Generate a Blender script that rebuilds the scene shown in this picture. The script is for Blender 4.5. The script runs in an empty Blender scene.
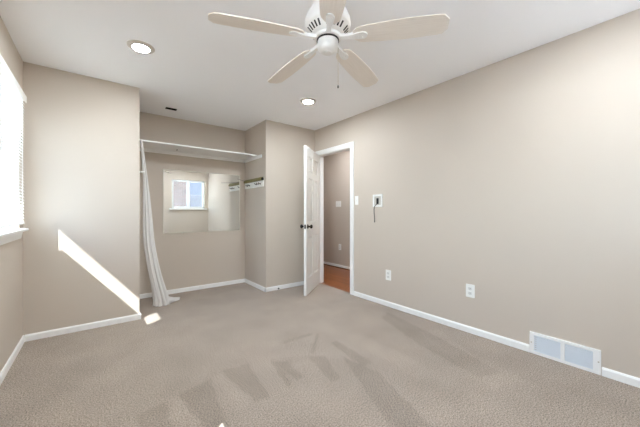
import bpy, bmesh, math, random
from math import sin, cos, pi, radians
from mathutils import Vector, Matrix

random.seed(7)
scene = bpy.context.scene
COL = scene.collection

# ------------------------------------------------------------------ camera
CAM_H = 1.127
YAW = 37.98
cam_data = bpy.data.cameras.new('camera')
cam_data.sensor_width = 36.0
cam_data.lens = 36.0 * 285.3 / 640.0
cam_data.shift_y = -1.2 / 640.0
cam_data.clip_start = 0.05
cam = bpy.data.objects.new('camera', cam_data)
COL.objects.link(cam)
cam.location = (0, 0, CAM_H)
cam.rotation_euler = (radians(90), 0, radians(-YAW))
scene.camera = cam

# ------------------------------------------------------------------ world, sun, exposure
SKY_STRENGTH = 5.1
SUN_STRENGTH = 10.0
EXPOSURE = 1.45
DOWNLIGHT = 195.0
HALL_FILL = 150.0

world = bpy.data.worlds.new('sky')
scene.world = world
world.use_nodes = True
wn = world.node_tree
wn.nodes.clear()
w_out = wn.nodes.new('ShaderNodeOutputWorld')
w_bg = wn.nodes.new('ShaderNodeBackground')
w_geo = wn.nodes.new('ShaderNodeTexCoord')
w_sep = wn.nodes.new('ShaderNodeSeparateXYZ')
wn.links.new(w_geo.outputs['Generated'], w_sep.inputs[0])


def sky_ramp(lo, hi, p0, p1):
    r = wn.nodes.new('ShaderNodeValToRGB')
    r.color_ramp.elements[0].position = p0
    r.color_ramp.elements[0].color = lo
    r.color_ramp.elements[1].position = p1
    r.color_ramp.elements[1].color = hi
    wn.links.new(w_sep.outputs['Z'], r.inputs[0])
    return r


# sky glow added on the left to brighten its windows, dim blue elsewhere
side_glow = sky_ramp((0.62, 0.82, 1.0, 1), (0.28, 0.44, 0.78, 1), 0.16, 0.55)
blue = sky_ramp((0.056, 0.066, 0.088, 1), (0.036, 0.047, 0.075, 1), 0.02, 0.35)
w_side = wn.nodes.new('ShaderNodeMapRange')
w_side.interpolation_type = 'SMOOTHSTEP'
w_side.inputs['From Min'].default_value = -0.15
w_side.inputs['From Max'].default_value = -0.65
wn.links.new(w_sep.outputs['X'], w_side.inputs['Value'])
w_mix = wn.nodes.new('ShaderNodeMix')
w_mix.data_type = 'RGBA'
wn.links.new(w_side.outputs[0], w_mix.inputs['Factor'])
wn.links.new(blue.outputs[0], w_mix.inputs['A'])
wn.links.new(side_glow.outputs[0], w_mix.inputs['B'])
wn.links.new(w_mix.outputs['Result'], w_bg.inputs['Color'])
w_bg.inputs['Strength'].default_value = SKY_STRENGTH
wn.links.new(w_bg.outputs[0], w_out.inputs['Surface'])

sun_data = bpy.data.lights.new('sun', 'SUN')
sun_data.energy = SUN_STRENGTH
sun_data.angle = radians(0.1)
sun_data.color = (0.93, 0.97, 1.0)
sun = bpy.data.objects.new('sun', sun_data)
COL.objects.link(sun)
sun.location = (-6, -4, 8)
SUN_DIR = Vector((1.0, 0.70, -1.20)).normalized()
sun.rotation_euler = SUN_DIR.to_track_quat('-Z', 'Y').to_euler()

scene.view_settings.view_transform = 'Standard'
scene.view_settings.look = 'None'
scene.view_settings.gamma = 1.0
scene.view_settings.use_curve_mapping = False
scene.view_settings.exposure = EXPOSURE
try:
    scene.cycles.use_denoising = True
    scene.cycles.max_bounces = 16
    scene.cycles.diffuse_bounces = 10
    scene.cycles.sample_clamp_indirect = 10
except Exception:
    pass

# ------------------------------------------------------------------ room dimensions
H = 2.44
XR, XL = 2.754, -0.510          # right and left wall faces
YB, XB = 3.549, 0.352           # face and edge of the wall box beside the closet
XC, YC = 1.883, 4.377           # closet right side and back
YS = 3.660                      # short wall by the door
YR = -0.520                     # wall behind the camera
WT = 0.20                       # outer wall thickness
WI = 0.11                       # inner wall thickness
XH = 3.884                      # far wall of the hallway
DY0, DY1, DZ = 2.835, 3.600, 2.035   # doorway

# windows: openings
W1 = (2.525, 3.388, 0.985, 2.075)   # left wall Y0,Y1,Z0,Z1
W2 = (-0.22, 0.80, 0.985, 2.075)
W3 = (1.72, 2.65, 1.25, 2.10)      # rear wall X0,X1,Z0,Z1

# ------------------------------------------------------------------ helpers
def lin(r, g, b):
    def f(c):
        c /= 255.0
        return c / 12.92 if c <= 0.04045 else ((c + 0.055) / 1.055) ** 2.4
    return (f(r), f(g), f(b), 1.0)


def mat(name, col, rough=0.5, metal=0.0, var=0.0, vscale=8.0, bump=0.0, bscale=200.0, spec=0.5, **kw):
    m = bpy.data.materials.new(name)
    m.use_nodes = True
    nt = m.node_tree
    b = nt.nodes['Principled BSDF']
    b.inputs['Roughness'].default_value = rough
    b.inputs['Metallic'].default_value = metal
    b.inputs['Specular IOR Level'].default_value = spec
    tc = nt.nodes.new('ShaderNodeTexCoord')
    nz = nt.nodes.new('ShaderNodeTexNoise')
    nz.inputs['Scale'].default_value = vscale
    nz.inputs['Detail'].default_value = 4
    nt.links.new(tc.outputs['Object'], nz.inputs['Vector'])
    mx = nt.nodes.new('ShaderNodeMix')
    mx.data_type = 'RGBA'
    mx.inputs['A'].default_value = tuple(c * (1 - var) for c in col[:3]) + (1,)
    mx.inputs['B'].default_value = tuple(min(1, c * (1 + var)) for c in col[:3]) + (1,)
    nt.links.new(nz.outputs['Fac'], mx.inputs['Factor'])
    nt.links.new(mx.outputs['Result'], b.inputs['Base Color'])
    if bump > 0:
        n2 = nt.nodes.new('ShaderNodeTexNoise')
        n2.inputs['Scale'].default_value = bscale
        n2.inputs['Detail'].default_value = 3
        nt.links.new(tc.outputs['Object'], n2.inputs['Vector'])
        bp = nt.nodes.new('ShaderNodeBump')
        bp.inputs['Strength'].default_value = bump
        bp.inputs['Distance'].default_value = 0.002
        nt.links.new(n2.outputs['Fac'], bp.inputs['Height'])
        nt.links.new(bp.outputs['Normal'], b.inputs['Normal'])
    return m


class MB:
    """collects shapes into one mesh"""
    def __init__(self):
        self.bm = bmesh.new()

    def box(self, x0, x1, y0, y1, z0, z1, bevel=0.0, M=None):
        g = bmesh.ops.create_cube(self.bm, size=1.0)
        vs = g['verts']
        for v in vs:
            v.co = Vector(((x0 + x1) / 2 + v.co.x * (x1 - x0),
                           (y0 + y1) / 2 + v.co.y * (y1 - y0),
                           (z0 + z1) / 2 + v.co.z * (z1 - z0)))
        if bevel > 0:
            es = list({e for v in vs for e in v.link_edges})
            r = bmesh.ops.bevel(self.bm, geom=es, offset=bevel, segments=2, affect='EDGES', profile=0.6)
            vs = list({v for f in r['faces'] for v in f.verts} | {v for v in vs if v.is_valid})
        if M is not None:
            for v in vs:
                v.co = M @ v.co
        return self

    def prism(self, prof, axis, a0, a1, M=None):
        """extrude a closed 2D profile along an axis; prof in the other two axes in order"""
        def p3(p, a):
            if axis == 'X':
                return Vector((a, p[0], p[1]))
            if axis == 'Y':
                return Vector((p[0], a, p[1]))
            return Vector((p[0], p[1], a))
        A = [self.bm.verts.new(M @ p3(p, a0) if M else p3(p, a0)) for p in prof]
        B = [self.bm.verts.new(M @ p3(p, a1) if M else p3(p, a1)) for p in prof]
        n = len(prof)
        for i in range(n):
            self.bm.faces.new((A[i], A[(i + 1) % n], B[(i + 1) % n], B[i]))
        self.bm.faces.new(A[::-1])
        self.bm.faces.new(B)
        return self

    def lathe(self, prof, seg=32, M=None, cap=True):
        """prof: list of (r, z)"""
        rings = []
        for r, z in prof:
            if r < 1e-6:
                v = self.bm.verts.new((0, 0, z))
                rings.append([v])
            else:
                rings.append([self.bm.verts.new((r * cos(2 * pi * k / seg), r * sin(2 * pi * k / seg), z)) for k in range(seg)])
        for a, b in zip(rings, rings[1:]):
            if len(a) == 1 and len(b) == 1:
                continue
            for k in range(seg):
                k2 = (k + 1) % seg
                if len(a) == 1:
                    self.bm.faces.new((a[0], b[k], b[k2]))
                elif len(b) == 1:
                    self.bm.faces.new((a[k], b[0], a[k2]))
                else:
                    self.bm.faces.new((a[k], b[k], b[k2], a[k2]))
        if cap:
            for rr in (rings[0], rings[-1]):
                if len(rr) > 1:
                    try:
                        self.bm.faces.new(rr)
                    except ValueError:
                        pass
        if M is not None:
            for ring in rings:
                for v in ring:
                    v.co = M @ v.co
        return self

    def tube(self, pts, r, seg=10):
        pts = [Vector(p) for p in pts]
        n = len(pts)
        rs = r if isinstance(r, (list, tuple)) else [r] * n
        rings = []
        up = Vector((0, 0, 1))
        prev = None
        for i, p in enumerate(pts):
            t = (pts[min(i + 1, n - 1)] - pts[max(i - 1, 0)]).normalized()
            if prev is None:
                a = t.cross(up)
                if a.length < 1e-3:
                    a = t.cross(Vector((1, 0, 0)))
            else:
                a = prev - t * prev.dot(t)
            a.normalize()
            prev = a
            b = t.cross(a)
            rings.append([self.bm.verts.new(p + rs[i] * (a * cos(2 * pi * k / seg) + b * sin(2 * pi * k / seg))) for k in range(seg)])
        for A, B in zip(rings, rings[1:]):
            for k in range(seg):
                k2 = (k + 1) % seg
                self.bm.faces.new((A[k], A[k2], B[k2], B[k]))
        self.bm.faces.new(rings[0][::-1])
        self.bm.faces.new(rings[-1])
        return self

    def build(self, name, material, parent=None, smooth=False, M=None):
        bm = self.bm
        bmesh.ops.recalc_face_normals(bm, faces=bm.faces)
        if M is not None:
            bmesh.ops.transform(bm, matrix=M, verts=bm.verts)
        me = bpy.data.meshes.new(name)
        bm.to_mesh(me)
        bm.free()
        if smooth:
            for p in me.polygons:
                p.use_smooth = True
            try:
                me.set_sharp_from_angle(angle=radians(38))
            except Exception:
                pass
        me.materials.append(material)
        o = bpy.data.objects.new(name, me)
        COL.objects.link(o)
        if parent is not None:
            o.parent = parent
        return o


def tag(o, label, cat=None, group=None, kind=None):
    if label:
        o['label'] = label
    if cat:
        o['category'] = cat
    if group:
        o['group'] = group
    if kind:
        o['kind'] = kind
    return o


def empty(name, loc, label, cat, group=None, rz=0.0, kind=None):
    o = bpy.data.objects.new(name, None)
    o.empty_display_size = 0.1
    COL.objects.link(o)
    o.location = loc
    o.rotation_euler = (0, 0, rz)
    return tag(o, label, cat, group, kind)


def struct(o, label, cat):
    return tag(o, label, cat, None, 'structure')


def copy_thing(root, loc, label, rz=None):
    """a copy of a thing with its parts and sub-parts"""
    r = root.copy()
    COL.objects.link(r)
    r.location = loc
    if rz is not None:
        r.rotation_euler = (0, 0, rz)
    r['label'] = label
    for ch in list(root.children):
        c = ch.copy()
        COL.objects.link(c)
        c.parent = r
        for g in list(ch.children):
            d = g.copy()
            COL.objects.link(d)
            d.parent = c
    return r


# ------------------------------------------------------------------ materials
WALL = lin(200, 189, 176)
m_wall = mat('wall_paint', WALL, 0.62, var=0.012, vscale=3, bump=0.08, bscale=260, spec=0.3)
m_ceil = mat('ceiling_paint', lin(246, 246, 247), 0.85, var=0.006, vscale=2, bump=0.05, bscale=300, spec=0.2)
m_trim = mat('white_trim_paint', lin(240, 240, 238), 0.35, var=0.01, vscale=5)
m_door = mat('white_door_paint', lin(238, 237, 233), 0.38, var=0.01, vscale=6)
m_plastic = mat('white_plastic', lin(240, 240, 236), 0.35, var=0.008, vscale=30)
m_vinyl = mat('white_vinyl', lin(238, 240, 240), 0.3, var=0.008, vscale=20)
m_slat = mat('white_blind_slat', lin(243, 243, 240), 0.4, var=0.006, vscale=20)
m_fan = mat('white_fan_enamel', lin(238, 236, 232), 0.3, var=0.006, vscale=20)
m_shoe = mat('dark_stained_moulding', lin(96, 58, 36), 0.4, var=0.1, vscale=20)
m_hole = mat('matte_black', lin(8, 7, 7), 0.95, var=0.1, vscale=30, spec=0.05)
m_ring = mat('satin_light_trim', lin(214, 206, 196), 0.45, var=0.01, vscale=20)
m_dark = mat('black_plastic', lin(22, 20, 19), 0.45, var=0.1, vscale=40)
m_cord = mat('grey_cord', lin(92, 86, 80), 0.5, var=0.08, vscale=60)
m_chrome = mat('dark_chrome', lin(78, 74, 70), 0.25, metal=1.0, var=0.08, vscale=30)
m_brass = mat('hinge_metal', lin(190, 182, 165), 0.3, metal=1.0, var=0.05, vscale=30)
m_grille = mat('blue_white_louvers', lin(232, 237, 242), 0.4, var=0.015, vscale=30)
m_duct = mat('duct_interior', lin(96, 104, 112), 0.7, var=0.05, vscale=10)
m_curtain = mat('sheer_curtain_cloth', lin(222, 220, 218), 0.85, var=0.02, vscale=60, bump=0.25, bscale=700, spec=0.1)
m_olive = mat('olive_stained_wood', lin(122, 112, 58), 0.45, var=0.18, vscale=22)
m_mirror = mat('silvered_glass', lin(244, 246, 244), 0.0, metal=1.0, var=0.0)
m_medge = mat('polished_glass_edge', lin(226, 226, 214), 0.15, var=0.03, vscale=20)
m_roof = mat('roof_shingles', lin(90, 84, 80), 0.9, var=0.2, vscale=12)
m_siding = mat('pale_house_siding', lin(205, 200, 190), 0.8, var=0.05, vscale=6)
m_fence = mat('weathered_boards', lin(168, 164, 162), 0.9, var=0.12, vscale=5)
m_pane_dark = mat('dark_house_pane', lin(60, 70, 84), 0.1, var=0.05, vscale=3)


def fan_blade_mat():
    m = mat('bleached_wood_veneer', lin(222, 209, 192), 0.4, spec=0.4)
    nt = m.node_tree
    b = nt.nodes['Principled BSDF']
    tc = nt.nodes.new('ShaderNodeTexCoord')
    mp = nt.nodes.new('ShaderNodeMapping')
    mp.inputs['Scale'].default_value = (2.5, 60, 10)
    nz = nt.nodes.new('ShaderNodeTexNoise')
    nz.inputs['Scale'].default_value = 3
    nz.inputs['Detail'].default_value = 5
    cr = nt.nodes.new('ShaderNodeValToRGB')
    cr.color_ramp.elements[0].position = 0.3
    cr.color_ramp.elements[0].color = lin(229, 219, 207)
    cr.color_ramp.elements[1].position = 0.7
    cr.color_ramp.elements[1].color = lin(237, 228, 217)
    nt.links.new(tc.outputs['Object'], mp.inputs[0])
    nt.links.new(mp.outputs[0], nz.inputs['Vector'])
    nt.links.new(nz.outputs['Fac'], cr.inputs[0])
    nt.links.new(cr.outputs[0], b.inputs['Base Color'])
    return m


def emit_mat(name, col, strength):
    m = bpy.data.materials.new(name)
    m.use_nodes = True
    nt = m.node_tree
    nt.nodes.clear()
    o = nt.nodes.new('ShaderNodeOutputMaterial')
    e = nt.nodes.new('ShaderNodeEmission')
    e.inputs['Color'].default_value = col
    e.inputs['Strength'].default_value = strength
    nt.links.new(e.outputs[0], o.inputs['Surface'])
    return m


def glass_mat():
    m = bpy.data.materials.new('window_glass')
    m.use_nodes = True
    nt = m.node_tree
    nt.nodes.clear()
    o = nt.nodes.new('ShaderNodeOutputMaterial')
    t = nt.nodes.new('ShaderNodeBsdfTransparent')
    t.inputs['Color'].default_value = (0.95, 0.97, 0.97, 1)
    g = nt.nodes.new('ShaderNodeBsdfGlossy')
    g.inputs['Roughness'].default_value = 0.02
    lw = nt.nodes.new('ShaderNodeLayerWeight')
    lw.inputs['Blend'].default_value = 0.5
    pw = nt.nodes.new('ShaderNodeMath')
    pw.operation = 'POWER'
    pw.inputs[1].default_value = 5.0
    nt.links.new(lw.outputs['Facing'], pw.inputs[0])
    fr = nt.nodes.new('ShaderNodeMapRange')
    fr.inputs['To Min'].default_value = 0.04
    fr.inputs['To Max'].default_value = 0.9
    nt.links.new(pw.outputs[0], fr.inputs['Value'])
    mx = nt.nodes.new('ShaderNodeMixShader')
    nt.links.new(fr.outputs[0], mx.inputs[0])
    nt.links.new(t.outputs[0], mx.inputs[1])
    nt.links.new(g.outputs[0], mx.inputs[2])
    nt.links.new(mx.outputs[0], o.inputs['Surface'])
    return m


def carpet_mat():
    m = bpy.data.materials.new('taupe_cut_pile_carpet')
    m.use_nodes = True
    nt = m.node_tree
    L = nt.links.new
    b = nt.nodes['Principled BSDF']
    b.inputs['Roughness'].default_value = 0.95
    b.inputs['Specular IOR Level'].default_value = 0.1
    b.inputs['Sheen Weight'].default_value = 0.15
    b.inputs['Sheen Roughness'].default_value = 0.6
    tc = nt.nodes.new('ShaderNodeTexCoord')
    n1 = nt.nodes.new('ShaderNodeTexNoise')      # tufts
    n1.inputs['Scale'].default_value = 135
    n1.inputs['Detail'].default_value = 5
    n1.inputs['Roughness'].default_value = 0.7
    n2 = nt.nodes.new('ShaderNodeTexNoise')      # soft blotches of pile
    n2.inputs['Scale'].default_value = 3.2
    n2.inputs['Detail'].default_value = 5
    L(tc.outputs['Object'], n1.inputs['Vector'])
    L(tc.outputs['Object'], n2.inputs['Vector'])
    r1 = nt.nodes.new('ShaderNodeValToRGB')
    r1.color_ramp.elements[0].position = 0.34
    r1.color_ramp.elements[0].color = lin(86, 75, 66)
    r1.color_ramp.elements[1].position = 0.62
    r1.color_ramp.elements[1].color = lin(190, 175, 161)
    L(n1.outputs['Fac'], r1.inputs[0])
    r2 = nt.nodes.new('ShaderNodeMapRange')
    r2.inputs['From Min'].default_value = 0.3
    r2.inputs['From Max'].default_value = 0.7
    r2.inputs['To Min'].default_value = 0.90
    r2.inputs['To Max'].default_value = 1.08
    L(n2.outputs['Fac'], r2.inputs['Value'])
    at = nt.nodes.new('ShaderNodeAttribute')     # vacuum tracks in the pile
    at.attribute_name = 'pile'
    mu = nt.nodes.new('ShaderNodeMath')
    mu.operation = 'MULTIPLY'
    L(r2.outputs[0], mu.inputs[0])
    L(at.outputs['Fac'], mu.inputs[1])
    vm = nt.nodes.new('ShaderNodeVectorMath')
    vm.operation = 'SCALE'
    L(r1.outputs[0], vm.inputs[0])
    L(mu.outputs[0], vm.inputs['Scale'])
    L(vm.outputs[0], b.inputs['Base Color'])
    bp = nt.nodes.new('ShaderNodeBump')
    bp.inputs['Strength'].default_value = 0.35
    bp.inputs['Distance'].default_value = 0.006
    L(n1.outputs['Fac'], bp.inputs['Height'])
    L(bp.outputs['Normal'], b.inputs['Normal'])
    return m


def wood_floor_mat():
    m = bpy.data.materials.new('oak_strip_floor')
    m.use_nodes = True
    nt = m.node_tree
    L = nt.links.new
    b = nt.nodes['Principled BSDF']
    b.inputs['Roughness'].default_value = 0.28
    tc = nt.nodes.new('ShaderNodeTexCoord')
    mp = nt.nodes.new('ShaderNodeMapping')
    mp.inputs['Rotation'].default_value = (0, 0, radians(90))
    L(tc.outputs['Object'], mp.inputs[0])
    br = nt.nodes.new('ShaderNodeTexBrick')
    br.inputs['Color1'].default_value = lin(150, 88, 44)
    br.inputs['Color2'].default_value = lin(122, 68, 33)
    br.inputs['Mortar'].default_value = lin(84, 46, 24)
    br.inputs['Scale'].default_value = 1.0
    br.inputs['Mortar Size'].default_value = 0.002
    br.inputs['Brick Width'].default_value = 0.9
    br.inputs['Row Height'].default_value = 0.057
    L(mp.outputs[0], br.inputs['Vector'])
    mp2 = nt.nodes.new('ShaderNodeMapping')
    mp2.inputs['Scale'].default_value = (30, 2, 1)
    L(tc.outputs['Object'], mp2.inputs[0])
    nz = nt.nodes.new('ShaderNodeTexNoise')
    nz.inputs['Scale'].default_value = 3
    nz.inputs['Detail'].default_value = 6
    L(mp2.outputs[0], nz.inputs['Vector'])
    mr = nt.nodes.new('ShaderNodeMapRange')
    mr.inputs['To Min'].default_value = 0.75
    mr.inputs['To Max'].default_value = 1.2
    L(nz.outputs['Fac'], mr.inputs['Value'])
    vm = nt.nodes.new('ShaderNodeVectorMath')
    vm.operation = 'SCALE'
    L(br.outputs['Color'], vm.inputs[0])
    L(mr.outputs[0], vm.inputs['Scale'])
    L(vm.outputs[0], b.inputs['Base Color'])
    return m


def brick_mat():
    m = bpy.data.materials.new('tan_house_brick')
    m.use_nodes = True
    nt = m.node_tree
    L = nt.links.new
    b = nt.nodes['Principled BSDF']
    b.inputs['Roughness'].default_value = 0.9
    tc = nt.nodes.new('ShaderNodeTexCoord')
    mp = nt.nodes.new('ShaderNodeMapping')
    mp.inputs['Rotation'].default_value = (radians(90), 0, 0)
    L(tc.outputs['Object'], mp.inputs[0])
    br = nt.nodes.new('ShaderNodeTexBrick')
    br.inputs['Color1'].default_value = lin(150, 122, 108)
    br.inputs['Color2'].default_value = lin(128, 104, 94)
    br.inputs['Mortar'].default_value = lin(176, 168, 158)
    br.inputs['Scale'].default_value = 1.0
    br.inputs['Brick Width'].default_value = 0.21
    br.inputs['Row Height'].default_value = 0.07
    br.inputs['Mortar Size'].default_value = 0.008
    L(mp.outputs[0], br.inputs['Vector'])
    L(br.outputs['Color'], b.inputs['Base Color'])
    return m


m_blade = fan_blade_mat()
m_glass = glass_mat()
m_carpet = carpet_mat()
m_oak = wood_floor_mat()
m_brick = brick_mat()
m_yard = mat('bounce_white_ground', lin(240, 240, 240), 0.95, var=0.12, vscale=2)  # ground made near white so it bounces daylight up to the ceiling
m_lens = emit_mat('downlight_glow', (0.86, 0.938, 1.0, 1), DOWNLIGHT)
m_fill_hall = emit_mat('hall_fill_glow', (0.90, 0.94, 1.0, 1), HALL_FILL)

# ------------------------------------------------------------------ daylight portals in the window openings
def portal(name, loc, rot, sx, sy):
    d = bpy.data.lights.new(name, 'AREA')
    d.shape = 'RECTANGLE'
    d.size, d.size_y = sx, sy
    d.cycles.is_portal = True
    o = bpy.data.objects.new(name, d)
    COL.objects.link(o)
    o.location = loc
    o.rotation_euler = rot
for nm, w in (('portal_window', W1), ('portal_window.001', W2)):
    portal(nm, (XL - WT + 0.005, (w[0] + w[1]) / 2, (w[2] + w[3]) / 2), (0, radians(-90), 0), w[3] - w[2], w[1] - w[0])
portal('portal_window.002', ((W3[0] + W3[1]) / 2, YR - WT + 0.005, (W3[2] + W3[3]) / 2), (radians(90), 0, 0), W3[1] - W3[0], W3[3] - W3[2])

# ------------------------------------------------------------------ large structure
def wall_with_holes(mb, axis, t0, t1, a0, a1, z0, z1, holes):
    """wall slab between t0..t1 on one axis, along a0..a1 on the other, with rectangular holes"""
    def put(p0, p1, q0, q1):
        if p1 - p0 < 1e-4 or q1 - q0 < 1e-4:
            return
        if axis == 'X':
            mb.box(t0, t1, p0, p1, q0, q1)
        else:
            mb.box(p0, p1, t0, t1, q0, q1)
    cur = a0
    for h0, h1, hz0, hz1 in sorted(holes):
        put(cur, h0, z0, z1)
        put(h0, h1, z0, hz0)
        put(h0, h1, hz1, z1)
        cur = h1
    put(cur, a1, z0, z1)


# carpet: fine grid carrying the vacuum tracks
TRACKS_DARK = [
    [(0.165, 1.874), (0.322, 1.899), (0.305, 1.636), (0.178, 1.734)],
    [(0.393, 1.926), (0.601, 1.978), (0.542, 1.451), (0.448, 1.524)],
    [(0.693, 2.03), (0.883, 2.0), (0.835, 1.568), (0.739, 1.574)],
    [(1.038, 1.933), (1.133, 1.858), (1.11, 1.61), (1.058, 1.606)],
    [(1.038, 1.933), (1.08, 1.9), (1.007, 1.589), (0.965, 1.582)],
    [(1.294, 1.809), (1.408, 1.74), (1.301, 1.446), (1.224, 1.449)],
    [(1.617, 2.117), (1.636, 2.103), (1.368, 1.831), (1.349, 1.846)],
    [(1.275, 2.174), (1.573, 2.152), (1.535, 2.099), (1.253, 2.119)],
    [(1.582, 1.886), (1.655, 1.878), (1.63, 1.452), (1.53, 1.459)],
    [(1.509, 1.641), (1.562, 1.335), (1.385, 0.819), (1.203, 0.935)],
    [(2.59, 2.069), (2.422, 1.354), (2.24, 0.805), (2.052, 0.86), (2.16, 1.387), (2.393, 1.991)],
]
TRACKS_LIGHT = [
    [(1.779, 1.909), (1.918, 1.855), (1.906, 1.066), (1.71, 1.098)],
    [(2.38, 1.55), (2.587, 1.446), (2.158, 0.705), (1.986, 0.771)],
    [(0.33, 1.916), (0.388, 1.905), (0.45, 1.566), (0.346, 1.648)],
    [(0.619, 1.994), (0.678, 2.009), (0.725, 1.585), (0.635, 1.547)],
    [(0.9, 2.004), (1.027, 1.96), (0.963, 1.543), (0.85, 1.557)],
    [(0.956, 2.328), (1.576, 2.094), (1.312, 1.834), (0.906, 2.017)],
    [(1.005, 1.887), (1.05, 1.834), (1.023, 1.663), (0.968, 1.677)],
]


def poly_soft(p, poly, soft):
    """1 inside, 0 outside, linear ramp of width soft at the border (convex polygon)"""
    area = sum(poly[i][0] * poly[(i + 1) % len(poly)][1] - poly[(i + 1) % len(poly)][0] * poly[i][1] for i in range(len(poly)))
    sg = 1 if area > 0 else -1
    d = 1e9
    for i in range(len(poly)):
        ax, ay = poly[i]
        bx, by = poly[(i + 1) % len(poly)]
        L = math.hypot(bx - ax, by - ay)
        d = min(d, sg * ((bx - ax) * (p[1] - ay) - (by - ay) * (p[0] - ax)) / L)
    return max(0.0, min(1.0, d / soft + 0.5))


def carpet():
    bm = bmesh.new()
    step = 0.0125
    x0, x1, y0, y1 = XL, XR + 0.036, YR, YC
    nx, ny = int((x1 - x0) / step), int((y1 - y0) / step)
    lay = bm.verts.layers.float.new('pile')
    grid = []
    for j in range(ny + 1):
        row = []
        for i in range(nx + 1):
            x = x0 + (x1 - x0) * i / nx
            y = y0 + (y1 - y0) * j / ny
            v = bm.verts.new((x, y, 0))
            p = (x + 0.004 * sin(37 * y), y + 0.004 * sin(41 * x))
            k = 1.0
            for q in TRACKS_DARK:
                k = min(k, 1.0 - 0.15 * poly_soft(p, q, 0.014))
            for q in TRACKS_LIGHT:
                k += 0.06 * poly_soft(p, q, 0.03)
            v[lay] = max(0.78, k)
            row.append(v)
        grid.append(row)
    for j in range(ny):
        for i in range(nx):
            bm.faces.new((grid[j][i], grid[j][i + 1], grid[j + 1][i + 1], grid[j + 1][i]))
    # thickness below
    me = bpy.data.meshes.new('floor')
    bm.to_mesh(me)
    bm.free()
    me.materials.append(m_carpet)
    o = bpy.data.objects.new('floor', me)
    COL.objects.link(o)
    sol = o.modifiers.new('thickness', 'SOLIDIFY')
    sol.thickness = 0.02
    sol.offset = -1
    return o


struct(carpet(), 'taupe cut pile carpet with vacuum tracks across the whole bedroom', 'carpet')
struct(MB().box(XR + 0.037, XH + 0.1, 1.6, 6.6, -0.02, -0.002).build('floor_hallway', m_oak),
       'orange brown oak strip floor beyond the doorway', 'floor')
struct(MB().box(XL - WT, XH + 0.12, YR - WT, 6.6, H, H + 0.12).build('ceiling', m_ceil),
       'white flat ceiling over the bedroom and closet', 'ceiling')

mb = MB()
wall_with_holes(mb, 'X', XL - WT, XL, YR - WT, YC + WT, -0.02, H, [W1, W2])
struct(mb.build('wall_left', m_wall), 'beige left wall holding the blind covered window', 'wall')
mb = MB()
wall_with_holes(mb, 'X', XR, XR + WI, YR, 6.6, -0.02, H, [(DY0, DY1, -0.02, DZ), (0.40, 0.73, 0.03, 0.15), (2.345, 2.385, 1.235, 1.305)])
struct(mb.build('wall_right', m_wall), 'long beige right wall with doorway, outlets and air grille', 'wall')
mb = MB()
wall_with_holes(mb, 'Y', YR - WT, YR, XL, XR + WI, -0.02, H, [W3])
struct(mb.build('wall_rear', m_wall), 'beige wall with two pane window, seen reflected in the mirror', 'wall')
struct(MB().box(XL, XB, YB, YB + 0.1, -0.02, H).box(XB - 0.1, XB, YB + 0.1, YC, -0.02, H).build('wall_closet_left', m_wall),
       'beige wall panel left of the closet, crossed by a slanted sun stripe', 'wall')
struct(MB().box(XL, XC + 0.1, YC, YC + WT, -0.02, H).build('wall_closet_back', m_wall),
       'beige back wall of the closet behind the mirror', 'wall')
struct(MB().box(XC, XC + 0.1, YS, YC, -0.02, H).box(XC + 0.1, XR, YS, YS + 0.1, -0.02, H).build('wall_closet_right', m_wall),
       'beige projecting wall corner between closet and open door', 'wall')
struct(MB().box(XH, XH + 0.12, 1.6, 6.6, -0.02, H).build('wall_hallway', m_wall),
       'beige hallway wall seen through the doorway', 'wall')
struct(MB().box(XR + WI, XH, 1.5, 1.6, -0.02, H).build('wall_hallway_near', m_wall), 'beige near end wall of the hallway', 'wall')
struct(MB().box(XR + WI, XH, 6.6, 6.7, -0.02, H).build('wall_hallway_far', m_wall), 'beige far end wall of the hallway', 'wall')

# eaves outside: soffit boards cutting off the high sky
EX = XL - 0.838 + 0.0
EZ = 2.25
struct(MB().prism([(XL - WT, EZ + 0.02), (XL - WT, EZ), (EX, EZ), (EX, EZ + 0.12), (XL - WT, EZ + 0.45)], 'Y', YR - 1.0, 7.0).build('eave_left', m_siding),
       'pale roof eave overhanging the left windows outdoors', 'eave')
struct(MB().prism([(YR - WT, EZ + 0.02), (YR - WT, EZ), (YR - 0.8, EZ), (YR - 0.8, EZ + 0.12), (YR - WT, EZ + 0.45)], 'X', XL - WT, 5.0).build('eave_rear', m_siding),
       'pale roof eave overhanging the rear window outdoors', 'eave')

# ------------------------------------------------------------------ baseboards and casings
BH, BT = 0.058, 0.013


def base_prof(sign, pos):
    return [(pos, 0.0), (pos + sign * BT, 0.0), (pos + sign * BT, BH - 0.012), (pos + sign * BT * 0.5, BH), (pos, BH)]


def base(name, label, runs):
    mb = MB()
    for axis, sign, pos, a0, a1 in runs:
        mb.prism(base_prof(sign, pos), axis, a0, a1)
    return struct(mb.build(name, m_trim), label, 'baseboard')


base('baseboard_right', 'white baseboard along the right wall from door casing to air grille',
     [('Y', -1, XR, 0.775, 2.773)])
base('baseboard_right_near', 'white baseboard on the right wall in front of the air grille', [('Y', -1, XR, YR, 0.355)])
base('baseboard_left', 'white baseboard under the left window', [('Y', 1, XL, YR, YB)])
base('baseboard_closet_left', 'white baseboard under the slanted sun stripe', [('X', -1, YB, XL + BT, XB + BT), ('Y', 1, XB, YB, YC)])
base('baseboard_closet_back', 'white baseboard below the mirror in the closet', [('X', -1, YC, XB + BT, XC - BT)])
base('baseboard_closet_right', 'white baseboard wrapping the wall corner left of the open door',
     [('Y', -1, XC, YS - BT, YC), ('X', -1, YS, XC - BT, XR)])
base('baseboard_rear', 'white baseboard below the rear window', [('X', 1, YR, XL + BT, XR - BT)])
mb = MB()
mb.prism([(XH, 0.0), (XH - 0.014, 0), (XH - 0.014, 0.052), (XH - 0.007, 0.062), (XH, 0.062)], 'Y', 1.6, 6.6)
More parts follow.
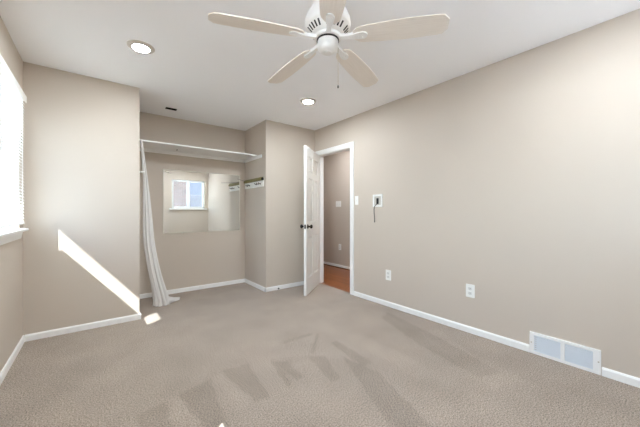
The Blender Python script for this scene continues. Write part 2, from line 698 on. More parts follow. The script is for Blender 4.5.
struct(MB().prism([(XH - 0.014, 0.0), (XH - 0.03, 0), (XH - 0.027, 0.010), (XH - 0.014, 0.016)], 'Y', 1.6, 6.6).build('trim_2', m_shoe),
       'brown shoe moulding at the foot of the hallway baseboard', 'moulding')
struct(mb.build('baseboard_hallway', m_trim), 'white baseboard along the hallway wall', 'baseboard')

CW = 0.058   # casing width
CT = 0.016
mb = MB()
def casing_leg(y0, y1, z0, z1):
    mb.box(XR - CT, XR + 0.001, y0, y1, z0, z1, 0.004)
casing_leg(DY0 - CW - 0.003, DY0 + 0.005, 0, DZ - 0.006)
casing_leg(DY1 - 0.005, DY1 + CW, 0, DZ - 0.006)
casing_leg(DY0 - CW - 0.003, DY1 + CW, DZ - 0.006, DZ + CW)
# jamb lining and stops
mb.box(XR - 0.002, XR + WI + 0.002, DY0 - 0.001, DY0 + 0.016, 0, DZ)
mb.box(XR - 0.002, XR + WI + 0.002, DY1 - 0.012, DY1 + 0.001, 0, DZ)
mb.box(XR - 0.002, XR + WI + 0.002, DY0, DY1, DZ - 0.016, DZ + 0.001)
mb.box(XR + 0.045, XR + 0.08, DY0 + 0.014, DY0 + 0.026, 0, DZ - 0.014)
mb.box(XR + 0.045, XR + 0.08, DY1 - 0.022, DY1 - 0.01, 0, DZ - 0.014)
mb.box(XR + WI - 0.001, XR + WI + CT, DY0 - CW, DY0 + 0.008, 0, DZ - 0.008, 0.004)
mb.box(XR + WI - 0.001, XR + WI + CT, DY1 - 0.008, DY1 + CW, 0, DZ - 0.008, 0.004)
mb.box(XR + WI - 0.001, XR + WI + CT, DY0 - CW, DY1 + CW, DZ - 0.008, DZ + CW, 0.004)
struct(mb.build('trim_1', m_trim), 'white painted casing around the open doorway', 'door casing')

# ------------------------------------------------------------------ windows
def window_left(idx, w, label):
    y0, y1, z0, z1 = w
    t = empty('window_%d' % idx, (XL, (y0 + y1) / 2, z0), label, 'window', kind='structure')
    M = Matrix.Translation(t.location).inverted()
    xo, xi = XL - 0.165, XL - 0.115
    f = MB()
    for a in ((y0, y0 + 0.045, z0, z1), (y1 - 0.045, y1, z0, z1), (y0, y1, z0, z0 + 0.05), (y0, y1, z1 - 0.045, z1)):
        f.box(xo, xi, a[0], a[1], a[2], a[3], 0.004)
    f.build('window_frame', m_vinyl, t, M=M)
    zm = (z0 + z1) / 2
    s = MB()
    s.box(xo + 0.008, xi - 0.006, y0 + 0.04, y1 - 0.04, zm - 0.02, zm + 0.02, 0.003)
    s.build('meeting_rail', m_vinyl, t, M=M)
    MB().box(xo + 0.02, xo + 0.026, y0 + 0.03, y1 - 0.03, z0 + 0.03, z1 - 0.03).build('pane', m_glass, t, M=M)
    k = MB()
    # stool with rounded nose and horns, apron under it
    k.box(XL - 0.117, XL, y0 + 0.001, y1 - 0.001, z0 - 0.018, z0 + 0.008)
    k.box(XL - 0.001, XL + 0.052, y0 - 0.045, min(y1 + 0.045, YB - 0.11), z0 - 0.012, z0 + 0.008, 0.005)
    k.build('window_sill', m_trim, t, M=M)
    a = MB()
    a.prism([(XL, z0 - 0.012), (XL + 0.022, z0 - 0.012), (XL + 0.02, z0 - 0.03), (XL + 0.014, z0 - 0.062), (XL + 0.012, z0 - 0.074), (XL, z0 - 0.074)], 'Y', y0 - 0.02, y1 + 0.015)
    a.build('apron', m_trim, t, M=M)
    return t


window_left(1, W1, 'left wall window behind the lowered white mini blind')
window_left(2, W2, 'left wall window beside the camera, without a blind')

x0, x1, z0, z1 = W3
t = empty('window_3', ((x0 + x1) / 2, YR, z0), 'white two pane sliding window reflected in the closet mirror', 'window', kind='structure')
M = Matrix.Translation(t.location).inverted()
f = MB()
yo, yi = YR - 0.10, YR - 0.04
for a in ((x0, x0 + 0.055, z0, z1), (x1 - 0.055, x1, z0, z1), (x0, x1, z0, z0 + 0.05), (x0, x1, z1 - 0.05, z1)):
    f.box(a[0], a[1], yo, yi, a[2], a[3], 0.004)
f.build('window_frame', m_vinyl, t, M=M)
xm = (x0 + x1) / 2
MB().box(xm - 0.04, xm + 0.04, yo + 0.005, yi + 0.008, z0 + 0.04, z1 - 0.04, 0.004).build('mullion', m_vinyl, t, M=M)
for a, b in ((x0 + 0.04, xm - 0.02), (xm + 0.02, x1 - 0.04)):
    MB().box(a, b, yo + 0.02, yo + 0.026, z0 + 0.03, z1 - 0.03).build('pane', m_glass, t, M=M)
MB().box(x0 - 0.07, x1 + 0.065, YR - 0.04, YR + 0.05, z0 - 0.045, z0 - 0.001, 0.006).build('window_sill', m_trim, t, M=M)

# ------------------------------------------------------------------ the open six panel door
door = empty('door_1', (XR, DY1 - 0.014, 0.0), 'white six panel door standing open into the bedroom', 'door', rz=math.atan2(-0.616, -0.788), kind='structure')
DW, DT, D0, D1 = 0.742, 0.035, 0.014, DZ - 0.018
# local frame: +x along the leaf from the hinge, +y towards the hallway side face (the face seen from the camera)
mb = MB()
sw = 0.105
cs = 0.095
xs = [0.004, sw, DW / 2 - cs / 2, DW / 2 + cs / 2, DW - sw, DW]
zs = [D0, 0.235, 0.80, 0.985, 1.60, 1.69, 1.895, D1]
for a, b in ((xs[0], xs[1]), (xs[2], xs[3]), (xs[4], xs[5])):
    mb.box(a, b, 0.0, DT, D0, D1)
for a, b in ((zs[0], zs[1]), (zs[2], zs[3]), (zs[4], zs[5]), (zs[6], zs[7])):
    mb.box(xs[1] - 0.001, xs[2] + 0.001, 0.0, DT, a, b)
    mb.box(xs[3] - 0.001, xs[4] + 0.001, 0.0, DT, a, b)
leaf = mb.build('door_leaf', m_door, door)
for cx0, cx1 in ((xs[1], xs[2]), (xs[3], xs[4])):
    for cz0, cz1 in ((zs[1], zs[2]), (zs[3], zs[4]), (zs[5], zs[6])):
        p = MB()
        p.box(cx0 - 0.001, cx1 + 0.001, 0.011, DT - 0.011, cz0 - 0.001, cz1 + 0.001)
        for side in (0, 1):
            yb, yt = (0.011, 0.003) if side == 0 else (DT - 0.011, DT - 0.003)
            i0, i1 = 0.018, 0.045
            lo = [(cx0 + i0, cz0 + i0), (cx1 - i0, cz0 + i0), (cx1 - i0, cz1 - i0), (cx0 + i0, cz1 - i0)]
            hi = [(cx0 + i1, cz0 + i1), (cx1 - i1, cz0 + i1), (cx1 - i1, cz1 - i1), (cx0 + i1, cz1 - i1)]
            A = [p.bm.verts.new((x, yb, z)) for x, z in lo]
            B = [p.bm.verts.new((x, yt, z)) for x, z in hi]
            for k in range(4):
                p.bm.faces.new((A[k], A[(k + 1) % 4], B[(k + 1) % 4], B[k]))
            p.bm.faces.new(B)
            # moulding slope from the stile face down to the panel field
            ys = 0.0 if side == 0 else DT
            o_ = [(cx0, cz0), (cx1, cz0), (cx1, cz1), (cx0, cz1)]
            n_ = [(cx0 + 0.012, cz0 + 0.012), (cx1 - 0.012, cz0 + 0.012), (cx1 - 0.012, cz1 - 0.012), (cx0 + 0.012, cz1 - 0.012)]
            A = [p.bm.verts.new((x, ys, z)) for x, z in o_]
            B = [p.bm.verts.new((x, yb, z)) for x, z in n_]
            for k in range(4):
                p.bm.faces.new((A[k], A[(k + 1) % 4], B[(k + 1) % 4], B[k]))
        p.build('panel', m_door, door)
KZ, KX = 0.935, DW - 0.06
for side in (-1, 1):
    prof = [(0.0, 0.0), (0.031, 0.0), (0.031, 0.004), (0.024, 0.010), (0.012, 0.012), (0.011, 0.028), (0.016, 0.034), (0.026, 0.042), (0.028, 0.052), (0.024, 0.062), (0.013, 0.067), (0.0, 0.068)]
    R = Matrix.Rotation(radians(-90 * side), 4, 'X')
    Mk = Matrix.Translation((KX, DT if side > 0 else 0.0, KZ)) @ R
    kn = MB().lathe(prof, 24, Mk).build('door_knob', m_chrome, door, True)
    tag(kn, 'dark chrome round knob')
MB().box(DW - 0.0005, DW + 0.001, 0.006, DT - 0.006, KZ - 0.028, KZ + 0.028).build('latch_plate', m_chrome, door)
for hz in (0.22, 1.05, 1.82):
    MB().lathe([(0.0, hz - 0.045), (0.006, hz - 0.044), (0.006, hz + 0.044), (0.0, hz + 0.045)], 12, Matrix.Translation((0.0, -0.004, 0))).build('hinge', m_brass, door, True)

# ------------------------------------------------------------------ window blind
def blind():
    y0, y1 = W1[0] - 0.02, W1[1] + 0.008
    xc = XL + 0.021
    top, bot = 2.098, 1.028
    t = empty('window_blind', (xc, (y0 + y1) / 2, bot), 'white slatted mini blind lowered over the left window', 'window blind')
    M = Matrix.Translation(t.location).inverted()
    MB().box(xc - 0.018, xc + 0.016, y0, y1 + 0.002, top - 0.045, top - 0.006, 0.003).build('headrail', m_slat, t, M=M)
    MB().box(xc + 0.015, xc + 0.022, y0 - 0.012, y1 + 0.012, top - 0.055, top, 0.003).build('valance', m_slat, t, M=M)
    s = MB()
    n = int((top - 0.06 - bot - 0.02) / 0.025)
    tilt = radians(35)
    hw = 0.0130
    for i in range(n + 1):
        zc = bot + 0.03 + i * 0.025
        prof = []
        for u in (-1, -0.5, 0, 0.5, 1):
            dx, dz = u * hw, 0.0016 * (1 - u * u)
            prof.append((xc + dx * cos(tilt) + dz * sin(tilt), zc - dx * sin(tilt) + dz * cos(tilt)))
        th = 0.0005
        full = prof + [(x - th * sin(tilt), z - th * cos(tilt)) for x, z in reversed(prof)]
        s.prism(full, 'Y', y0, y1)
    s.build('slats', m_slat, t, M=M)
    MB().box(xc - 0.012, xc + 0.012, y0, y1, bot, bot + 0.014, 0.004).build('bottom_rail', m_slat, t, M=M)
    for yy in (y0 + 0.10, (y0 + y1) / 2, y1 - 0.10):
        c = MB()
        for dx in (-0.0135, 0.0135):
            c.box(xc + dx - 0.001, xc + dx + 0.001, yy - 0.0015, yy + 0.0015, bot + 0.01, top - 0.04)
        c.build('ladder_cord', m_slat, t, M=M)
    MB().tube([(xc + 0.026, y0 + 0.06, top - 0.055), (xc + 0.027, y0 + 0.06, 1.45)], 0.004, 8).build('tilt_wand', m_plastic, t, M=M)
blind()

# ------------------------------------------------------------------ ceiling fan
FX, FY = 1.0616, 1.2855
fan = empty('ceiling_fan', (FX, FY, H), 'white ceiling fan with five bleached wood blades', 'ceiling fan')
zb = -0.296        # blade plane below the ceiling
MB().lathe([(0.0, 0.0), (0.075, 0.0), (0.084, -0.02), (0.088, -0.10), (0.098, -0.135), (0.118, -0.165), (0.131, -0.195), (0.134, -0.222), (0.131, -0.237),
            (0.128, -0.241), (0.084, -0.284), (0.080, -0.286), (0.0, -0.286)], 48).build('motor_housing', m_fan, fan, True)
for k in range(30):
    a = 2 * pi * k / 30
    if k % 6 == 0:
        continue
    Mv = Matrix.Rotation(a, 4, 'Z') @ Matrix.Translation((0.107, 0, -0.2615)) @ Matrix.Rotation(radians(-44.3), 4, 'Y')
    MB().box(-0.017, 0.017, -0.0048, 0.0048, -0.0015, 0.003, 0, Mv).build('vent_slot', m_dark, fan)
MB().lathe([(0.0, -0.285), (0.074, -0.285), (0.080, -0.289), (0.080, -0.304), (0.074, -0.309), (0.0, -0.309)], 40).build('flywheel', m_fan, fan, True)
MB().lathe([(0.0, -0.308), (0.0655, -0.308), (0.0655, -0.315), (0.0, -0.315)], 40).build('switch_gap', m_dark, fan, True)
MB().lathe([(0.0, -0.314), (0.059, -0.314), (0.061, -0.318), (0.061, -0.352), (0.056, -0.366), (0.042, -0.376), (0.022, -0.380), (0.020, -0.383), (0.0, -0.384)], 40).build('switch_cup', m_fan, fan, True)


def blade_outline(n=20):
    top, botm = [], []
    L0, L1 = 0.150, 0.652
    for i in range(n + 1):
        u = i / n
        x = L0 + (L1 - L0) * u
        w = 0.050 + 0.018 * sin(pi * min(1.0, u / 0.62) / 2) - 0.006 * max(0.0, (u - 0.62) / 0.38)
        # rounding of the ends
        if u > 0.90:
            q = (u - 0.90) / 0.10
            w *= math.sqrt(max(0.0, 1 - q ** 3 * 0.75))
        if u < 0.10:
            q = (0.10 - u) / 0.10
            w *= math.sqrt(max(0.0, 1 - q * q * 0.7))
        top.append((x, w))
        botm.append((x, -w))
    return top + botm[::-1]


PITCH = radians(-12)
DROOP = radians(2.6)
for k in range(5):
    a = radians(162.4 - 72 * k)
    Rz = Matrix.Rotation(a, 4, 'Z')
    Mb = Rz @ Matrix.Translation((0, 0, zb)) @ Matrix.Rotation(DROOP, 4, 'Y') @ Matrix.Rotation(PITCH, 4, 'X')
    b = MB()
    out = blade_outline()
    b.prism(out, 'Z', -0.003, 0.003)
    bl = b.build('fan_blade', m_blade, fan)
    bl.matrix_local = Mb
    # white blade iron: arm plus teardrop plate under the blade root
    ir = MB()
    pts = []
    for i in range(25):
        th = 2 * pi * i / 24
        pts.append(th)
    plate = []
    for i in range(28):
        th = 2 * pi * i / 28
        x = 0.183 + 0.048 * cos(th)
        w = 0.030 * sin(th) * (0.72 + 0.28 * cos(th))
        plate.append((x, w))
    ir.prism(plate, 'Z', -0.011, -0.0031)
    arm = [(0.075, 0.016), (0.11, 0.012), (0.15, 0.015), (0.18, 0.022), (0.18, -0.022), (0.15, -0.015), (0.11, -0.012), (0.075, -0.016)]
    ir.prism(arm, 'Z', -0.012, 0.006)
    io = ir.build('blade_bracket', m_fan, bl)
    for sx, sy in ((0.165, 0.0), (0.2, 0.010), (0.2, -0.010)):
        MB().lathe([(0.0, -0.0135), (0.004, -0.013), (0.005, -0.011), (0.0, -0.010)], 10, Matrix.Translation((sx, sy, 0))).build('screw', m_fan, bl)
cx, cy = 0.038, -0.040
ch = MB().tube([(cx, cy, -0.345), (cx + 0.004, cy - 0.003, -0.355), (cx + 0.004, cy - 0.003, -0.575)], 0.0013, 8)
ch.build('pull_chain', m_brass, fan)
MB().lathe([(0.0, -0.592), (0.004, -0.59), (0.005, -0.583), (0.003, -0.574), (0.0, -0.573)], 12, Matrix.Translation((cx + 0.004, cy - 0.003, 0))).build('chain_pull', m_cord, fan, True)

# ------------------------------------------------------------------ recessed downlights
def downlight(loc, label, lens):
    t = empty('recessed_downlight', loc, label, 'ceiling light', 'recessed ceiling lights')
    MB().lathe([(0.0585, -0.001), (0.0585, -0.0125), (0.062, -0.013), (0.088, -0.007), (0.095, -0.003), (0.096, 0.0), (0.0585, 0.0)], 40, cap=False).build('trim_ring', m_ring, t, True)
    MB().lathe([(0.0, -0.0122), (0.058, -0.0122), (0.058, -0.001), (0.0, -0.001)], 40).build('glowing_lens', lens, t)
    return t
d1 = downlight((0.274, 2.66, H), 'glowing round recessed light nearer the window and sun striped wall', m_lens)
copy_thing(d1, (1.962, 2.74, H), 'glowing round recessed light nearer the open door, below the fan blades')
copy_thing(d1, (0.274, 0.25, H), 'glowing round recessed light behind the camera on the window side')
copy_thing(d1, (1.962, 0.25, H), 'glowing round recessed light behind the fan near the right wall')
hl = downlight((3.3, 3.9, H), 'unseen round light added to brighten the hallway', m_fill_hall)  # hallway lamps are out of view, added to light the space past the door
copy_thing(hl, (3.3, 2.3, H), 'unseen round light added to brighten the near part of the hallway')

# slot in the closet ceiling
t = empty('ceiling_slot', (0.739, 4.015, H), 'small black slot plate in the closet ceiling above the shelf', 'ceiling slot')
MB().box(-0.062, 0.062, -0.032, 0.032, -0.004, 0.0, 0.001).build('slot_plate', m_hole, t)
MB().box(-0.05, 0.05, -0.003, 0.003, -0.0055, -0.0035).build('slot_bar', m_dark, t)

# ------------------------------------------------------------------ closet shelf
SZ = 1.965
shelf = empty('closet_shelf', ((XB + XC) / 2, YC, SZ), 'long white shelf on cleats across the top of the closet', 'shelf')
M = Matrix.Translation(shelf.location).inverted()
MB().box(XB + 0.002, XC - 0.002, 3.925, YC - 0.001, SZ, SZ + 0.019, 0.003).build('shelf_board', m_trim, shelf, M=M)
MB().box(XB + 0.002, XC - 0.002, YC - 0.019, YC - 0.001, SZ - 0.042, SZ, 0.002).build('back_cleat', m_trim, shelf, M=M)
MB().box(XC - 0.020, XC - 0.001, 3.775, YC - 0.02, SZ - 0.045, SZ, 0.002).build('side_cleat', m_trim, shelf, M=M)
MB().box(XB + 0.001, XB + 0.020, 3.86, YC - 0.02, SZ - 0.045, SZ, 0.002).build('side_cleat', m_trim, shelf, M=M)
mb = MB()
mb.box(0.835, 0.845, 4.17, 4.195, SZ - 0.010, SZ - 0.0005)
mb.build('shelf_bracket', m_cord, shelf, M=M)

# rod stub under the shelf on the closet's left side
t = empty('curtain_peg', (XB, 3.80, 1.585), 'short white peg sticking out beside the bunched curtain', 'peg')
MB().lathe([(0.0, 0.0), (0.022, 0.0), (0.022, 0.006), (0.013, 0.009), (0.0, 0.009)], 20, Matrix.Rotation(radians(90), 4, 'Y')).build('flange', m_plastic, t, True)
MB().lathe([(0.0, 0.008), (0.011, 0.008), (0.011, 0.075), (0.008, 0.079), (0.0, 0.08)], 16, Matrix.Rotation(radians(90), 4, 'Y')).build('peg_rod', m_plastic, t, True)

# ------------------------------------------------------------------ curtain
def curtain():
    # centre line and half widths measured down the bunch
    keys = [  # z, x, y, half width in x, half depth in y
        (1.955, 0.404, 3.90, 0.011, 0.011),
        (1.866, 0.413, 3.90, 0.012, 0.012),
        (1.739, 0.426, 3.90, 0.014, 0.014),
        (1.60, 0.441, 3.90, 0.018, 0.020),
        (1.213, 0.463, 3.90, 0.036, 0.032),
        (0.80, 0.480, 3.90, 0.050, 0.042),
        (0.565, 0.512, 3.91, 0.053, 0.046),
        (0.314, 0.558, 3.91, 0.058, 0.050),
        (0.11, 0.605, 3.92, 0.072, 0.058),
        (0.03, 0.622, 3.92, 0.080, 0.066),
        (0.004, 0.626, 3.92, 0.082, 0.068),
    ]
    def interp(z):
        for a, b in zip(keys, keys[1:]):
            if b[0] <= z <= a[0]:
                u = (a[0] - z) / (a[0] - b[0])
                return [a[i] + (b[i] - a[i]) * u for i in range(1, 5)]
        return list(keys[-1][1:])
    bm = bmesh.new()
    seg, n = 96, 90
    rings = []
    for j in range(n + 1):
        z = 1.955 + (0.004 - 1.955) * (j / n) ** 1.0
        # smooth the centre line
        zz = [interp(max(0.004, min(1.955, z + d))) for d in (-0.10, -0.05, 0, 0.05, 0.10)]
        x, y, wx, wy = [sum(q[i] for q in zz) / 5 for i in range(4)]
        ring = []
        for k in range(seg):
            th = 2 * pi * k / seg
            fold = 1.0 + 0.16 * sin(9 * th + 1.2 * sin(2.2 * z)) + 0.07 * sin(17 * th - 2.0 * z)
            if z < 0.12:
                fold += 0.10 * sin(5 * th + 30 * z) * (0.12 - z) / 0.12
            ring.append(bm.verts.new((x + wx * fold * cos(th), y + wy * fold * sin(th), z)))
        rings.append(ring)
    for A, B in zip(rings, rings[1:]):
        for k in range(seg):
            bm.faces.new((A[k], A[(k + 1) % seg], B[(k + 1) % seg], B[k]))
    bm.faces.new(rings[0])
    bm.faces.new(rings[-1])
    t = empty('curtain', (0.626, 3.92, 0.0), 'white curtain bunched at the left side of the closet, hem on the carpet', 'curtain')
    M = Matrix.Translation(t.location).inverted()
    mb = MB()
    mb.bm.free()
    mb.bm = bm
    mb.build('drape', m_curtain, t, True, M=M)
    # hem swept out over the carpet to the right
    bm = bmesh.new()
    nu, nv = 26, 14
    g = []
    for i in range(nu + 1):
        row = []
        u = i / nu
        for j in range(nv + 1):
            v = j / nv - 0.5
            wid = 0.135 * (1 - 0.55 * u) + 0.012 * sin(9 * u)
            x = 0.645 + 0.20 * u + 0.01 * sin(14 * v + 4 * u)
            y = 3.94 + 0.11 * u + v * wid
            z = (0.058 * (1 - u) ** 1.3 + 0.016) * max(0.0, 1 - (2 * v) ** 2) ** 0.5 * (1 + 0.35 * sin(16 * v + 7 * u)) + 0.003
            row.append(bm.verts.new((x, y, z)))
        g.append(row)
    for i in range(nu):
        for j in range(nv):
            bm.faces.new((g[i][j], g[i + 1][j], g[i + 1][j + 1], g[i][j + 1]))
    mb = MB()
    mb.bm.free()
    mb.bm = bm
    h = mb.build('hem', m_curtain, t, True, M=M)
    s = h.modifiers.new('cloth', 'SOLIDIFY')
    s.thickness = 0.002
    s.offset = 1
    MB().tube([(0.404, 3.90, 1.94), (0.404, 3.912, 1.952), (0.404, 3.905, 1.966)], 0.003, 8).build('hook', m_brass, t, M=M)
curtain()

# ------------------------------------------------------------------ mirror
mx0, mx1, mz0, mz1 = 0.705, 1.790, 0.838, 1.716
t = empty('wall_mirror', ((mx0 + mx1) / 2, YC, mz0), 'wide frameless mirror on the closet back wall reflecting a window', 'mirror')
M = Matrix.Translation(t.location).inverted()
MB().box(mx0 + 0.004, mx1 - 0.004, YC - 0.008, YC - 0.002, mz0 + 0.004, mz1 - 0.004).build('mirror_glass', m_mirror, t, M=M)
e = MB()
for a in ((mx0, mx0 + 0.006, mz0, mz1), (mx1 - 0.006, mx1, mz0, mz1), (mx0, mx1, mz0, mz0 + 0.006), (mx0, mx1, mz1 - 0.006, mz1)):
    e.box(a[0], a[1], YC - 0.0095, YC - 0.0005, a[2], a[3], 0.001)
e.build('edge_strip', m_medge, t, M=M)

# ------------------------------------------------------------------ hook rack on the closet side wall
t = empty('wall_rack', (XC, 4.03, 1.49), 'white rack board with dark hooks and olive rail beside the mirror', 'wall rack')
M = Matrix.Translation(t.location).inverted()
MB().box(XC - 0.016, XC, 3.715, 4.350, 1.497, 1.585, 0.003).build('rack_board', m_plastic, t, M=M)
r = MB()
r.prism([(XC, 1.587), (XC - 0.040, 1.587), (XC - 0.040, 1.606), (XC - 0.030, 1.634), (XC, 1.640)], 'Y', 3.735, 4.345)
tag(r.build('rail', m_olive, t, M=M), 'olive wooden rail')
MB().lathe([(0.0, 0.0), (0.016, 0.002), (0.02, 0.012), (0.016, 0.024), (0.0, 0.028)], 16,
           Matrix.Translation((XC - 0.02, 3.738, 1.606)) @ Matrix.Rotation(radians(90), 4, 'X')).build('end_knob', m_dark, t, True, M=M)
for yy in (4.25, 4.17, 3.93, 3.87, 3.80):
    hk = MB()
    hk.box(XC - 0.019, XC - 0.0155, yy - 0.012, yy + 0.012, 1.530, 1.552, 0.001)
    hk.tube([(XC - 0.017, yy, 1.545), (XC - 0.034, yy, 1.540), (XC - 0.042, yy, 1.548), (XC - 0.043, yy, 1.560)], 0.005, 8)
    hk.build('hook', m_dark, t, M=M)
MB().tube([(XC - 0.02, 4.29, 1.612), (XC - 0.12, 4.18, 1.612), (XC - 0.27, 4.02, 1.612)], 0.0035, 8).build('swing_arm', m_cord, t, M=M)

# ------------------------------------------------------------------ wall plates
def plate_frame(mb, w, h, d=0.006):
    mb.prism([(-w / 2, -h / 2 + 0.004), (-w / 2 + 0.004, -h / 2), (w / 2 - 0.004, -h / 2), (w / 2, -h / 2 + 0.004), (w / 2, h / 2 - 0.004), (w / 2 - 0.004, h / 2), (-w / 2 + 0.004, h / 2), (-w / 2, h / 2 - 0.004)],
             'X', 0.0, -d * 0.6)
    mb.prism([(-w / 2 + 0.003, -h / 2 + 0.003), (w / 2 - 0.003, -h / 2 + 0.003), (w / 2 - 0.003, h / 2 - 0.003), (-w / 2 + 0.003, h / 2 - 0.003)], 'X', -d * 0.6, -d)


m_slotgrey = mat('slot_shadow_grey', lin(150, 148, 144), 0.6, var=0.03, vscale=30)
m_recess = mat('recess_beige_plastic', lin(196, 190, 180), 0.5, var=0.02, vscale=30)
m_recept = mat('receptacle_face', lin(222, 222, 218), 0.4, var=0.01, vscale=30)


def outlet(loc, label, w=0.078, h=0.122):
    t = empty('wall_outlet', loc, label, 'power outlet', 'white wall outlets')
    mb = MB()
    plate_frame(mb, w, h)
    mb.build('cover_plate', m_plastic, t)
    for s in (-1, 1):
        r = MB().box(-0.0085, -0.004, -0.017, 0.017, s * 0.022 - 0.014, s * 0.022 + 0.014, 0.003).build('receptacle', m_recept, t)
        sl = MB()
        sl.box(-0.0089, -0.008, -0.008, -0.0055, s * 0.022 - 0.003, s * 0.022 + 0.008)
        sl.box(-0.0089, -0.008, 0.0055, 0.008, s * 0.022 - 0.003, s * 0.022 + 0.008)
        sl.box(-0.0089, -0.008, -0.0025, 0.0025, s * 0.022 - 0.010, s * 0.022 - 0.006)
        sl.build('slots', m_slotgrey, r)
    MB().lathe([(0.0, 0.006), (0.003, 0.006), (0.003, 0.0075), (0.0, 0.008)], 10, Matrix.Rotation(radians(-90), 4, 'Y')).build('screw', m_recept, t)
    return t


o1 = outlet((XR, 1.240, 0.392), 'white power outlet low on the right wall, closer to the air grille')
copy_thing(o1, (XR, 2.193, 0.374), 'white power outlet low on the right wall, below the cable plate')
copy_thing(o1, (XH, 4.315, 0.423), 'white power outlet on the hallway wall inside the doorway')


def switch(loc, label, gangs):
    t = empty('light_switch', loc, label, 'light switch')
    w = 0.060 if gangs == 1 else 0.16
    mb = MB()
    plate_frame(mb, w, 0.118)
    mb.build('cover_plate', m_plastic, t)
    for g in range(gangs):
        yc = (g - (gangs - 1) / 2) * 0.075
        MB().box(-0.0085, -0.005, yc - 0.006, yc + 0.006, -0.013, 0.013).build('toggle_collar', m_recept, t)
        MB().box(-0.017, -0.008, yc - 0.004, yc + 0.004, 0.0, 0.010, 0.001).build('toggle', m_plastic, t)
    return t


switch((XR, 2.722, 1.287), 'white single light switch beside the door casing', 1)
switch((XH, 4.361, 1.297), 'white double light switch on the hallway wall', 2)

# recessed cable plate with dangling cord
cz, cyc = 1.272, 2.357
t = empty('cable_plate', (XR, cyc, cz), 'white recessed media plate with black connector and dangling grey cord', 'cable plate')
mb = MB()
ow, oh, iw, ih = 0.150, 0.155, 0.108, 0.108
for a in ((-ow / 2, -iw / 2, -oh / 2, oh / 2), (iw / 2, ow / 2, -oh / 2, oh / 2), (-iw / 2, iw / 2, -oh / 2, -ih / 2), (-iw / 2, iw / 2, ih / 2, oh / 2)):
    mb.box(-0.010, 0.0, a[0], a[1], a[2], a[3], 0.002)
mb.build('plate_frame', m_plastic, t)
MB().box(-0.003, 0.0, -iw / 2, iw / 2, -ih / 2, ih / 2).build('recess_back', m_recess, t)
MB().box(-0.016, -0.002, -0.014, 0.012, -0.042, 0.030, 0.003).build('connector', m_dark, t)
MB().tube([(-0.012, 0.0, -0.038), (-0.026, 0.010, -0.052), (-0.030, 0.030, -0.075), (-0.026, 0.041, -0.11), (-0.020, 0.043, -0.16), (-0.016, 0.040, -0.21), (-0.014, 0.042, -0.255)], 0.0048, 10).build('cord', m_cord, t, True)
MB().lathe([(0.0, -0.272), (0.006, -0.27), (0.006, -0.252), (0.0, -0.25)], 12, Matrix.Translation((-0.014, 0.042, 0))).build('cord_plug', m_cord, t, True)

# ------------------------------------------------------------------ return air grille
gy0, gy1, gz0, gz1 = 0.359, 0.772, 0.0, 0.171
t = empty('air_grille', (XR, (gy0 + gy1) / 2, 0.0), 'white two section louvered air grille at the foot of right wall', 'air vent')
M = Matrix.Translation(t.location).inverted()
mb = MB()
fw = 0.028
mb.box(XR - 0.014, XR, gy0, gy1, gz0, gz0 + 0.022, 0.003)
mb.box(XR - 0.014, XR, gy0, gy1, gz1 - 0.022, gz1, 0.003)
mb.box(XR - 0.014, XR, gy0, gy0 + fw + 0.012, gz0 + 0.022, gz1 - 0.022)
mb.box(XR - 0.014, XR, gy1 - fw, gy1, gz0 + 0.022, gz1 - 0.022)
ym = (gy0 + gy1) / 2
mb.box(XR - 0.014, XR, ym - 0.012, ym + 0.012, gz0 + 0.022, gz1 - 0.022)
mb.build('grille_frame', m_trim, t, M=M)
for a, b in ((gy0 + fw + 0.008, ym - 0.010), (ym + 0.010, gy1 - fw + 0.004)):
    lv = MB()
    n = 8
    for i in range(n):
        zc = gz0 + 0.028 + (gz1 - gz0 - 0.056) * i / (n - 1)
        lv.prism([(XR - 0.012, zc - 0.0040), (XR - 0.0112, zc - 0.0048), (XR + 0.004, zc + 0.0055), (XR + 0.0032, zc + 0.0063)], 'Y', a, b)
    lv.build('louvers', m_grille, t, M=M)
MB().box(XR + 0.010, XR + 0.012, gy0 + 0.03, gy1 - 0.03, gz0 + 0.02, gz1 - 0.02).build('damper_plate', m_duct, t, M=M)
for yy in (gy0 + 0.012, gy1 - 0.012):
    MB().lathe([(0.0, 0.017), (0.004, 0.016), (0.005, 0.014), (0.0, 0.0135)], 10, Matrix.Translation((XR, yy, 0.088)) @ Matrix.Rotation(radians(-90), 4, 'Y')).build('screw', m_brass, t, M=M)

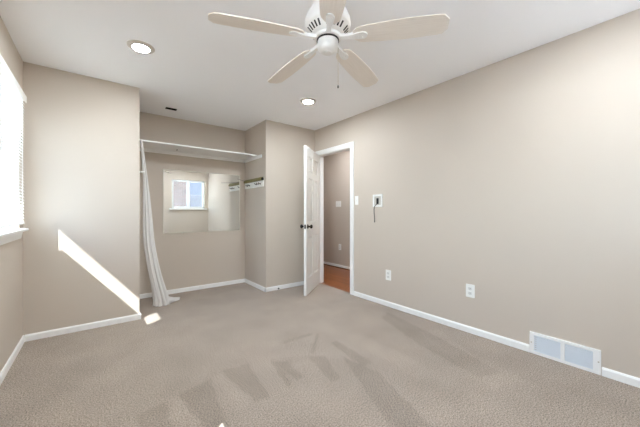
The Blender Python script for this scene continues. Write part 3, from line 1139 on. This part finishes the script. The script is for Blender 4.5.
# ------------------------------------------------------------------ door stop on the baseboard
t = empty('door_stop', (2.045, YS - BT, 0.035), 'small door stop with black tip on baseboard left of the door', 'door stop')
Rx = Matrix.Rotation(radians(90), 4, 'X')
MB().lathe([(0.0, 0.0), (0.012, 0.0), (0.012, 0.004), (0.006, 0.007), (0.0, 0.007)], 16, Rx).build('flange', m_plastic, t, True)
MB().tube([(0.005 * cos(i * 0.9), -0.006 - i * 0.0013, 0.005 * sin(i * 0.9)) for i in range(40)], 0.0013, 6).build('spring', m_plastic, t, True)
MB().lathe([(0.0, 0.055), (0.009, 0.056), (0.011, 0.062), (0.010, 0.074), (0.0, 0.076)], 16, Rx).build('rubber_tip', m_dark, t, True)

# ------------------------------------------------------------------ outdoors, seen through the rear window
struct(MB().box(-40, 40, -40, YR - WT - 0.02, -0.6, -0.5).box(-40, XL - WT - 0.02, YR - WT - 0.02, 40, -0.6, -0.5).build('ground', m_yard),
       'ground outside the windows, whitened to bounce light onto the ceiling', 'ground')
t = empty('neighbor_house', (2.85, -8.0, -0.5), 'tan brick house seen dimly through the reflected window', 'house')
MB().box(-9.0, 1.05, -8, 0, 0, 3.5).build('house_wall', m_brick, t)
MB().prism([(0.4, 3.45), (-4.0, 5.2), (-8.4, 3.45)], 'X', -9.4, 1.45).build('roof', m_roof, t)
for xx in (-7.6, -4.6, -2.0):
    f = MB().box(xx, xx + 1.1, -0.02, 0.04, 0.9, 2.4, 0.01).build('house_window', m_trim, t)
    MB().box(xx + 0.08, xx + 1.02, 0.03, 0.05, 0.98, 2.32).build('pane', m_pane_dark, f)
t = empty('board_fence', (8.2, -17.0, -0.5), 'weathered grey board fence beside the brick house, reflected in the mirror', 'fence')
mb = MB()
for i in range(50):
    mb.box(-3.0 + i * 0.15, -3.0 + i * 0.15 + 0.14, -0.012, 0.012, 0.03, 3.1 + 0.02 * (i % 3), 0.003)
mb.build('boards', m_fence, t)
mb = MB()
for zz in (0.5, 2.5):
    mb.box(-3.0, 4.5, -0.06, -0.013, zz, zz + 0.09)
mb.build('rails', m_fence, t)
for i in range(4):
    MB().box(-2.9 + i * 2.4, -2.8 + i * 2.4, -0.16, -0.061, 0.0, 3.1, 0.004).build('post', m_fence, t)
